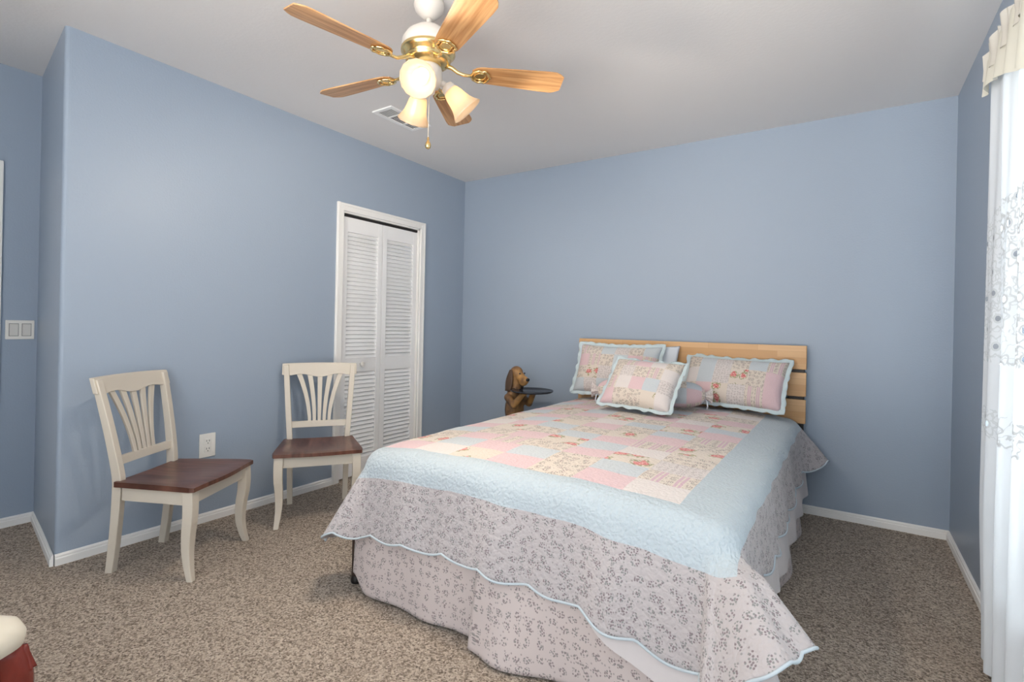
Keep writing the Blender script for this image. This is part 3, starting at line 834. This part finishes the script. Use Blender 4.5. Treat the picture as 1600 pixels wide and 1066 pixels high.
# ------------------------------------------------------------------ pillows
def cushion(name, w_, h_, th, pat, cell, loc, rot, flange=.024, scall=.16, pinch=.10, label='', cat='pillow', group=None, fm=7, seed=0):
    """w_ x h_ pillow standing in its local xz plane, facing -y"""
    n_ = 40; cols = max(1, round(w_/cell)); rws = max(1, round(h_/cell))
    us = lin(-1, 1, cols*6); vs_ = lin(-1, 1, rws*6)
    def pt(u, v, side):
        k = 1-pinch*(1-(abs(u)**2))*(abs(v)**3)*.5; k2 = 1-pinch*(1-(abs(v)**2))*(abs(u)**3)*.5
        prof_ = max(0, (1-abs(u)**3.2))**.55*max(0, (1-abs(v)**3.2))**.55
        y = side*th/2*prof_
        wr = .006*noise.noise(Vector((u*3+seed, v*3, side*2)))*prof_
        sag = -.02*(1-u*u)*(v > 0)*v
        return Vector((u*w_/2*k2, y+wr, v*h_/2*k+sag*.5))
    mb = MB(); idx = 'PBWCRSD'
    for side_ in (-1, 1):
        P = [[pt(u, v, side_) for u in us] for v in vs_]
        UV = [[(u*w_/2+seed*.37, v*h_/2+seed*.21) for u in us] for v in vs_]
        mb.grid(P, UV, (lambda i, j: idx.index(pat[(i//6) % len(pat)][(j//6) % len(pat[0])])) if pat else None)
    root = mb.build(name, P_mats if pat else M_pillow_white, None, fix=False)
    bm = bmesh.new(); bm.from_mesh(root.data); bmesh.ops.remove_doubles(bm, verts=bm.verts, dist=.0004); bmesh.ops.recalc_face_normals(bm, faces=bm.faces); bm.to_mesh(root.data); bm.free()
    if flange:
        per = [(u, -1) for u in us]+[(1, v) for v in vs_[1:]]+[(u, 1) for u in reversed(us[:-1])]+[(-1, v) for v in reversed(vs_[1:-1])]
        dense = []
        for i in range(len(per)):
            a, b = per[i], per[(i+1) % len(per)]
            for k in range(3): dense.append((a[0]+(b[0]-a[0])*k/3, a[1]+(b[1]-a[1])*k/3))
        P, UV = [], []; dist = 0; prev = None
        rowsP = [[], [], [], []]; rowsU = [[], [], [], []]
        for i, (u, v) in enumerate(dense+[dense[0]]):
            p = pt(u, v, 1); p.y = 0
            if prev is not None: dist += (p-prev).length
            prev = p.copy()
            cu = max(-1, min(1, u)); cv = max(-1, min(1, v))
            d = Vector((cu**9, 0, cv**9)); d = d.normalized() if d.length > 0 else Vector((0, 0, 0))
            for q in range(4):
                f = flange*q/3*(1+.22*(abs(math.sin(dist*PI/.055))-.5)*(q/3)) - .012*(q == 0)
                pp = p+d*f; pp.y += .008*math.sin(dist*70+seed)*(q/3)
                rowsP[q].append(pp); rowsU[q].append((dist, q*.01))
        fl = MB().grid(rowsP, rowsU).build('ruffle', P_mats[7], root, fix=False)
        fl.modifiers.new('thickness', 'SOLIDIFY').thickness = .002
    root.location = loc; root.rotation_euler = rot
    tag(root, label, cat, group); return root
cushion('pillow_sham', .635, .38, .16, ["BDBRCB", "CRDBCD", "PSCBPS", "SCBDCB"], .10, (1.633, -.235, .85), (R(-22), 0, R(-2)), label='patchwork pillow sham with ruffled edge against left end of headboard', group='patchwork pillow shams', seed=1)
cushion('pillow_sham', .625, .345, .15, ["CPRDSP", "WBDRCP", "CBDCBS", "DCRPSC"], .10, (2.418, -.205, .822), (R(-34), R(1), R(-6)), label='patchwork pillow sham with ruffled edge at right end of headboard', group='patchwork pillow shams', seed=4)
cushion('bed_pillow', .62, .36, .07, None, .1, (1.745, -.15, .86), (R(-14), 0, 0), flange=0, label='white pillow behind the left patchwork sham', seed=2)
cushion('throw_cushion', .445, .365, .14, ["PCCRW", "SWPBD", "CDCSW", "CSPWC", "RCBWP"], .085, (1.985, -.69, .812), (R(-43), R(2), R(-4)), label='square patchwork cushion leaning in front of the other pillows', cat='cushion', flange=.02, seed=6)
def bolster():
    root = empty('bolster_cushion', (1.975, -.50, .738), R(17)); tag(root, 'patchwork neck roll cushion behind the square cushion', 'cushion')
    L_ = .66; rad = .085; P, UV = [], []
    nl, nc = 36, 40
    for i in range(nl+1):
        a = -1+2*i/nl; x = a*L_/2
        rr_ = rad*(1-abs(a)**7*.55) 
        row, ur = [], []
        for k in range(nc+1):
            q = 2*PI*k/nc; rk = rr_*(1+.02*math.sin(q*9+i)*abs(a)**4)
            row.append((x, rk*math.cos(q), rk*math.sin(q))); ur.append((x, q*rad))
        P.append(row); UV.append(ur)
    pat = ["BCPRBDPC", "PDBCWCBS", "CRSPDBPC", "BCPDCPSB", "WPCBRCDP"]; idx = 'PBWCRSD'
    MB().grid(P, UV, lambda i, k: idx.index(pat[(k//8) % 5][(i//5) % 8])).build('cover', P_mats, root, fix=False)
    for s in (-1, 1):
        rows = []; uv = []
        for r_, xo in ((rad*.45, 0), (rad*.2, -.008), (rad*.28, .018), (rad*.55, .045)):
            rows.append([(s*(L_/2+xo), r_*(1+.15*math.sin(8*2*PI*k/40)*(xo > .01))*math.cos(2*PI*k/40), r_*(1+.15*math.sin(8*2*PI*k/40)*(xo > .01))*math.sin(2*PI*k/40)) for k in range(41)]); uv.append([(k*.01, xo) for k in range(41)])
        e = MB().grid(rows, uv).build('end_ruffle', P_mats[6], root, fix=False); e.modifiers.new('thickness', 'SOLIDIFY').thickness = .002
        MB().tube([(s*(L_/2-.004), .012, -.02), (s*(L_/2+.012), -.02, -.03), (s*(L_/2+.018), -.03, -.06), (s*(L_/2+.014), -.025, -.08)], .004, 6).build('tie', M_pillow_white, root)
bolster()

# ------------------------------------------------------------------ dog statue with tray
def dog():
    root = empty('dog_statue', (.80, -.30, 0), R(-14)); tag(root, 'brown hound dog statue holding a round black tray beside the bed', 'statue')
    bm = bmesh.new()
    def ell(c, s, ry=0, rx=0):
        Mx = Matrix.Translation(c) @ Matrix.Rotation(R(ry), 4, 'Y') @ Matrix.Rotation(R(rx), 4, 'X') @ Matrix.Diagonal((*s, 1))
        bmesh.ops.create_uvsphere(bm, u_segments=20, v_segments=12, radius=1, matrix=Mx)
    def limb(a, b, ra, rb, n_=8):
        a, b = Vector(a), Vector(b)
        for i in range(n_+1):
            t_ = i/n_; r_ = ra+(rb-ra)*t_; ell(a.lerp(b, t_), (r_, r_, r_))
    ell((-.01, 0, .30), (.085, .095, .17)); ell((0, 0, .48), (.07, .085, .14)); ell((.0, 0, .60), (.055, .07, .09))   # trunk, chest
    limb((0, 0, .62), (.012, 0, .74), .05, .045)                                   # neck
    ell((.015, 0, .775), (.058, .05, .055)); ell((.05, 0, .755), (.05, .036, .036))  # skull, brow
    limb((.06, 0, .742), (.118, 0, .722), .035, .031)                                # muzzle
    ell((.098, 0, .705), (.036, .034, .028))                                          # flews
    for s in (-1, 1):
        limb((.0, s*.07, .58), (.08, s*.085, .53), .034, .028); limb((.08, s*.085, .53), (.15, s*.06, .615), .028, .022); ell((.165, s*.05, .625), (.03, .02, .014))
        limb((0, s*.06, .22), (.05, s*.07, .13), .06, .042); limb((.05, s*.07, .13), (.0, s*.07, .05), .038, .03); ell((.04, s*.07, .025), (.065, .035, .026))
    limb((-.08, 0, .14), (-.16, .02, .06), .022, .012)
    me = bpy.data.meshes.new('tmp'); bm.to_mesh(me); bm.free()
    to = bpy.data.objects.new('tmp', me); C.objects.link(to)
    rm = to.modifiers.new('r', 'REMESH'); rm.mode = 'VOXEL'; rm.voxel_size = .007
    sm = to.modifiers.new('s', 'SMOOTH'); sm.iterations = 4; sm.factor = .5
    dg = bpy.context.evaluated_depsgraph_get(); me2 = bpy.data.meshes.new_from_object(to.evaluated_get(dg)); bpy.data.objects.remove(to)
    me2.name = 'body'
    for p_ in me2.polygons: p_.use_smooth = True
    g = G('painted_dog_fur'); nz = g.noise(g.obj(), 14, 4)
    sep = g.n('ShaderNodeSeparateXYZ', Vector=g.obj())
    f = g.math('ADD', g.mul(nz, 1.0), g.math('MULTIPLY_ADD', sep.outputs[0], -2.2, .02))
    g.set(Base_Color=g.ramp(f, [(.2, S(188, 142, 84)), (.42, S(132, 98, 66)), (.62, S(76, 60, 50))]), Roughness=.55); g.bump(g.noise(g.obj(), 60, 3), .3, .003)
    me2.materials.clear(); me2.materials.append(g.m)
    for p_ in me2.polygons: p_.material_index = 0
    b = bpy.data.objects.new('body', me2); C.objects.link(b); b.parent = root
    ear_m = plain('dark_ear_fur', S(88, 68, 54), .6); blk = plain('black_nose', S(28, 26, 28), .3)
    for s in (-1, 1):
        secs = []
        for i in range(11):
            t_ = i/10; z = .80-.17*t_; x = .0-.012*t_+.01*math.sin(t_*PI); y = s*(.046+.022*math.sin(min(1, t_*1.6)*PI/2)); hw = .016+.026*math.sin(min(1, t_*1.05)*PI*.8); th = .006+.004*math.sin(t_*PI)
            secs.append([(x+hw*math.cos(2*PI*k/12), y+th*math.sin(2*PI*k/12), z) for k in range(12)])
        MB().loft(secs, smooth=True).build('ear', ear_m, root)
        MB().lathe([(.001, -.007), (.006, -.004), (.007, 0), (.006, .004), (.001, .007)], 12, Matrix.Translation((.082, s*.026, .775))).build('eye', blk, root)
    MB().lathe([(.001, -.012), (.011, -.008), (.014, 0), (.011, .008), (.001, .011)], 14, Matrix.Translation((.147, 0, .730)) @ Matrix.Diagonal((.9, 1.35, 1.2, 1))).build('nose', blk, root)
    MB().lathe([(.002, .640), (.155, .640), (.164, .644), (.168, .654), (.165, .656), (.158, .648), (.002, .647)], 48, Matrix.Translation((.195, 0, 0))).build('tray', plain('black_tray', S(44, 46, 54), .18), root)
dog()

# ------------------------------------------------------------------ upholstered seat at the lower left corner
def stool():
    cx, cy = 1.388, -3.670; a = R(30)
    root = empty('footstool', (cx, cy, 0), a); tag(root, 'cream padded footstool on carved mahogany legs at the lower left corner', 'footstool')
    hw = .225
    def rr_(h, rad, z, n_=8):
        out = []
        for qx, qy, q0 in ((1, 1, 0), (-1, 1, 90), (-1, -1, 180), (1, -1, 270)):
            for k in range(n_+1):
                q = R(q0+90*k/n_); out.append(((h-rad)*qx+rad*math.cos(q), (h-rad)*qy+rad*math.sin(q), z))
        return out
    secs = [rr_(hw-.012, .05, .395), rr_(hw, .06, .402), rr_(hw+.004, .065, .425), rr_(hw-.004, .065, .448), rr_(hw-.03, .06, .462), rr_(hw-.09, .06, .470), rr_(.04, .03, .473)]
    MB().loft(secs, smooth=True).build('seat_cushion', fab('cream_upholstery', lambda g, u: S(226, 218, 200), .05, 40, .001), root)
    mb = MB()
    for k in range(4):
        Mx = Matrix.Rotation(PI/2*k, 4, 'Z'); mb.box((hw-.035, 0, .365), (.025, 2*hw-.1, .06), Mx, bev=.004)
    mb.build('seat_rail', M_mahog, root)
    for k in range(4):
        d = Vector((math.cos(R(45+90*k)), math.sin(R(45+90*k)), 0)); secs = []
        c0 = (hw-.045)*math.sqrt(2)
        for i in range(22):
            t_ = i/21; z = .40*(1-t_); off = .026*math.sin(min(1, t_/.55)*PI)*(t_ < .55)-.018*math.sin((t_-.55)/.45*PI)*(t_ >= .55)+.03*max(0, t_-.85)/.15
            r_ = .034*(1-.62*sst(.1, .85, t_))+.012*sst(.88, 1, t_)
            c = d*(c0+off); secs.append([(c.x+r_*math.cos(2*PI*q/14), c.y+r_*math.sin(2*PI*q/14), z) for q in range(14)])
        lg = MB().loft(secs, smooth=True).build('leg', M_mahog, root)
        t = d*(c0+.050)+Vector((0, 0, 0)); q_ = MB()
        flare = lambda q, z: .16*math.cos(q*9)*max(0, (.385-z)/.05)
        q_.lathe([(.006, .392), (.009, .384), (.010, .375), (.014, .360), (.019, .340), (.0205, .335), (.004, .334)], 36, Matrix.Translation((t.x-d.x*.012, t.y-d.y*.012, 0)), scal=flare)
        q_.build('carved_tassel', M_mahog, lg)
stool()

# ------------------------------------------------------------------ curtain
rod = empty('curtain_rod', (3.46, -2.2, 2.14)); tag(rod, 'white curtain rod above the window', 'curtain rod')
MB().tube([(0, -1.1, 0), (0, .95, 0)], .011, 12).build('rod', M_white, rod)
for y in (-1.0, .90): MB().box((.037, y, 0), (.074, .025, .03), bev=.003).build('bracket', M_white, rod)
def folds(y, z, amp=1.0):
    f = .55+.45*(1-z/2.1)
    return 3.462+amp*(.018*math.sin(y*34+.5*math.sin(z*2.3))+.009*math.sin(y*71+1.3+z))*f
def curtain():
    ys = lin(-1.24, -3.15, 270); zs_ = lin(.018, 2.12, 60); P, UV = [], []
    for z in zs_:
        row, ur = [], []; arc = 0; pv = None
        for y in ys:
            y2 = y-.09*(1-sst(0, .6, z))*sst(-1.7, -1.24, y)
            edge = .35+.65*sst(0, .1, -1.24-y)
            p = Vector((folds(y, z, edge)-.02*(1-sst(0, .06, -1.24-y))*(1-z/2.4), y2, z))
            if pv is not None: arc += (p-pv).length
            pv = p; row.append(p); ur.append((arc, z))
        P.append(row); UV.append(ur)
    o = MB().grid(P, UV).build('sheer_curtain', M_sheer, fix=False)
    tag(o, 'white embroidered sheer curtain hanging to the floor at the right edge', 'curtain')
curtain()
def valance():
    root = empty('valance', (3.44, -2.1, 2.12)); tag(root, 'gathered cream sheer valance along the top of the curtain', 'valance')
    ys = lin(-1.25, -3.15, 280); P, UV, Q, UQ = [], [], [], []
    for i in range(25):
        v = i/24; row, ur = [], []
        for y in ys:
            drop = .12+.20*sst(.1, .9, -1.225-y)
            z = 2.155-drop*v-.012*abs(math.sin(y*18))*v
            row.append((3.444-.012*math.sin(y*46+1)*(.4+.6*v)-.008*v-3.44, y+2.1, z-2.12)); ur.append((y, z))
        P.append(row); UV.append(ur)
    MB().grid(P, UV).build('swag', M_valance, root, fix=False)
    for i in range(13):
        v = i/12; row, ur = [], []
        for y in ys:
            z = 2.085+(.105+.012*math.sin(y*52))*v
            x = 3.446-.011*math.sin(y*90)*(.35+abs(v-.4))-.006*math.sin(y*41+2)
            row.append((x-3.44, y+2.1, z-2.12)); ur.append((y, z))
        Q.append(row); UQ.append(ur)
    MB().grid(Q, UQ).build('ruffle', M_ruffle, root, fix=False)
valance()
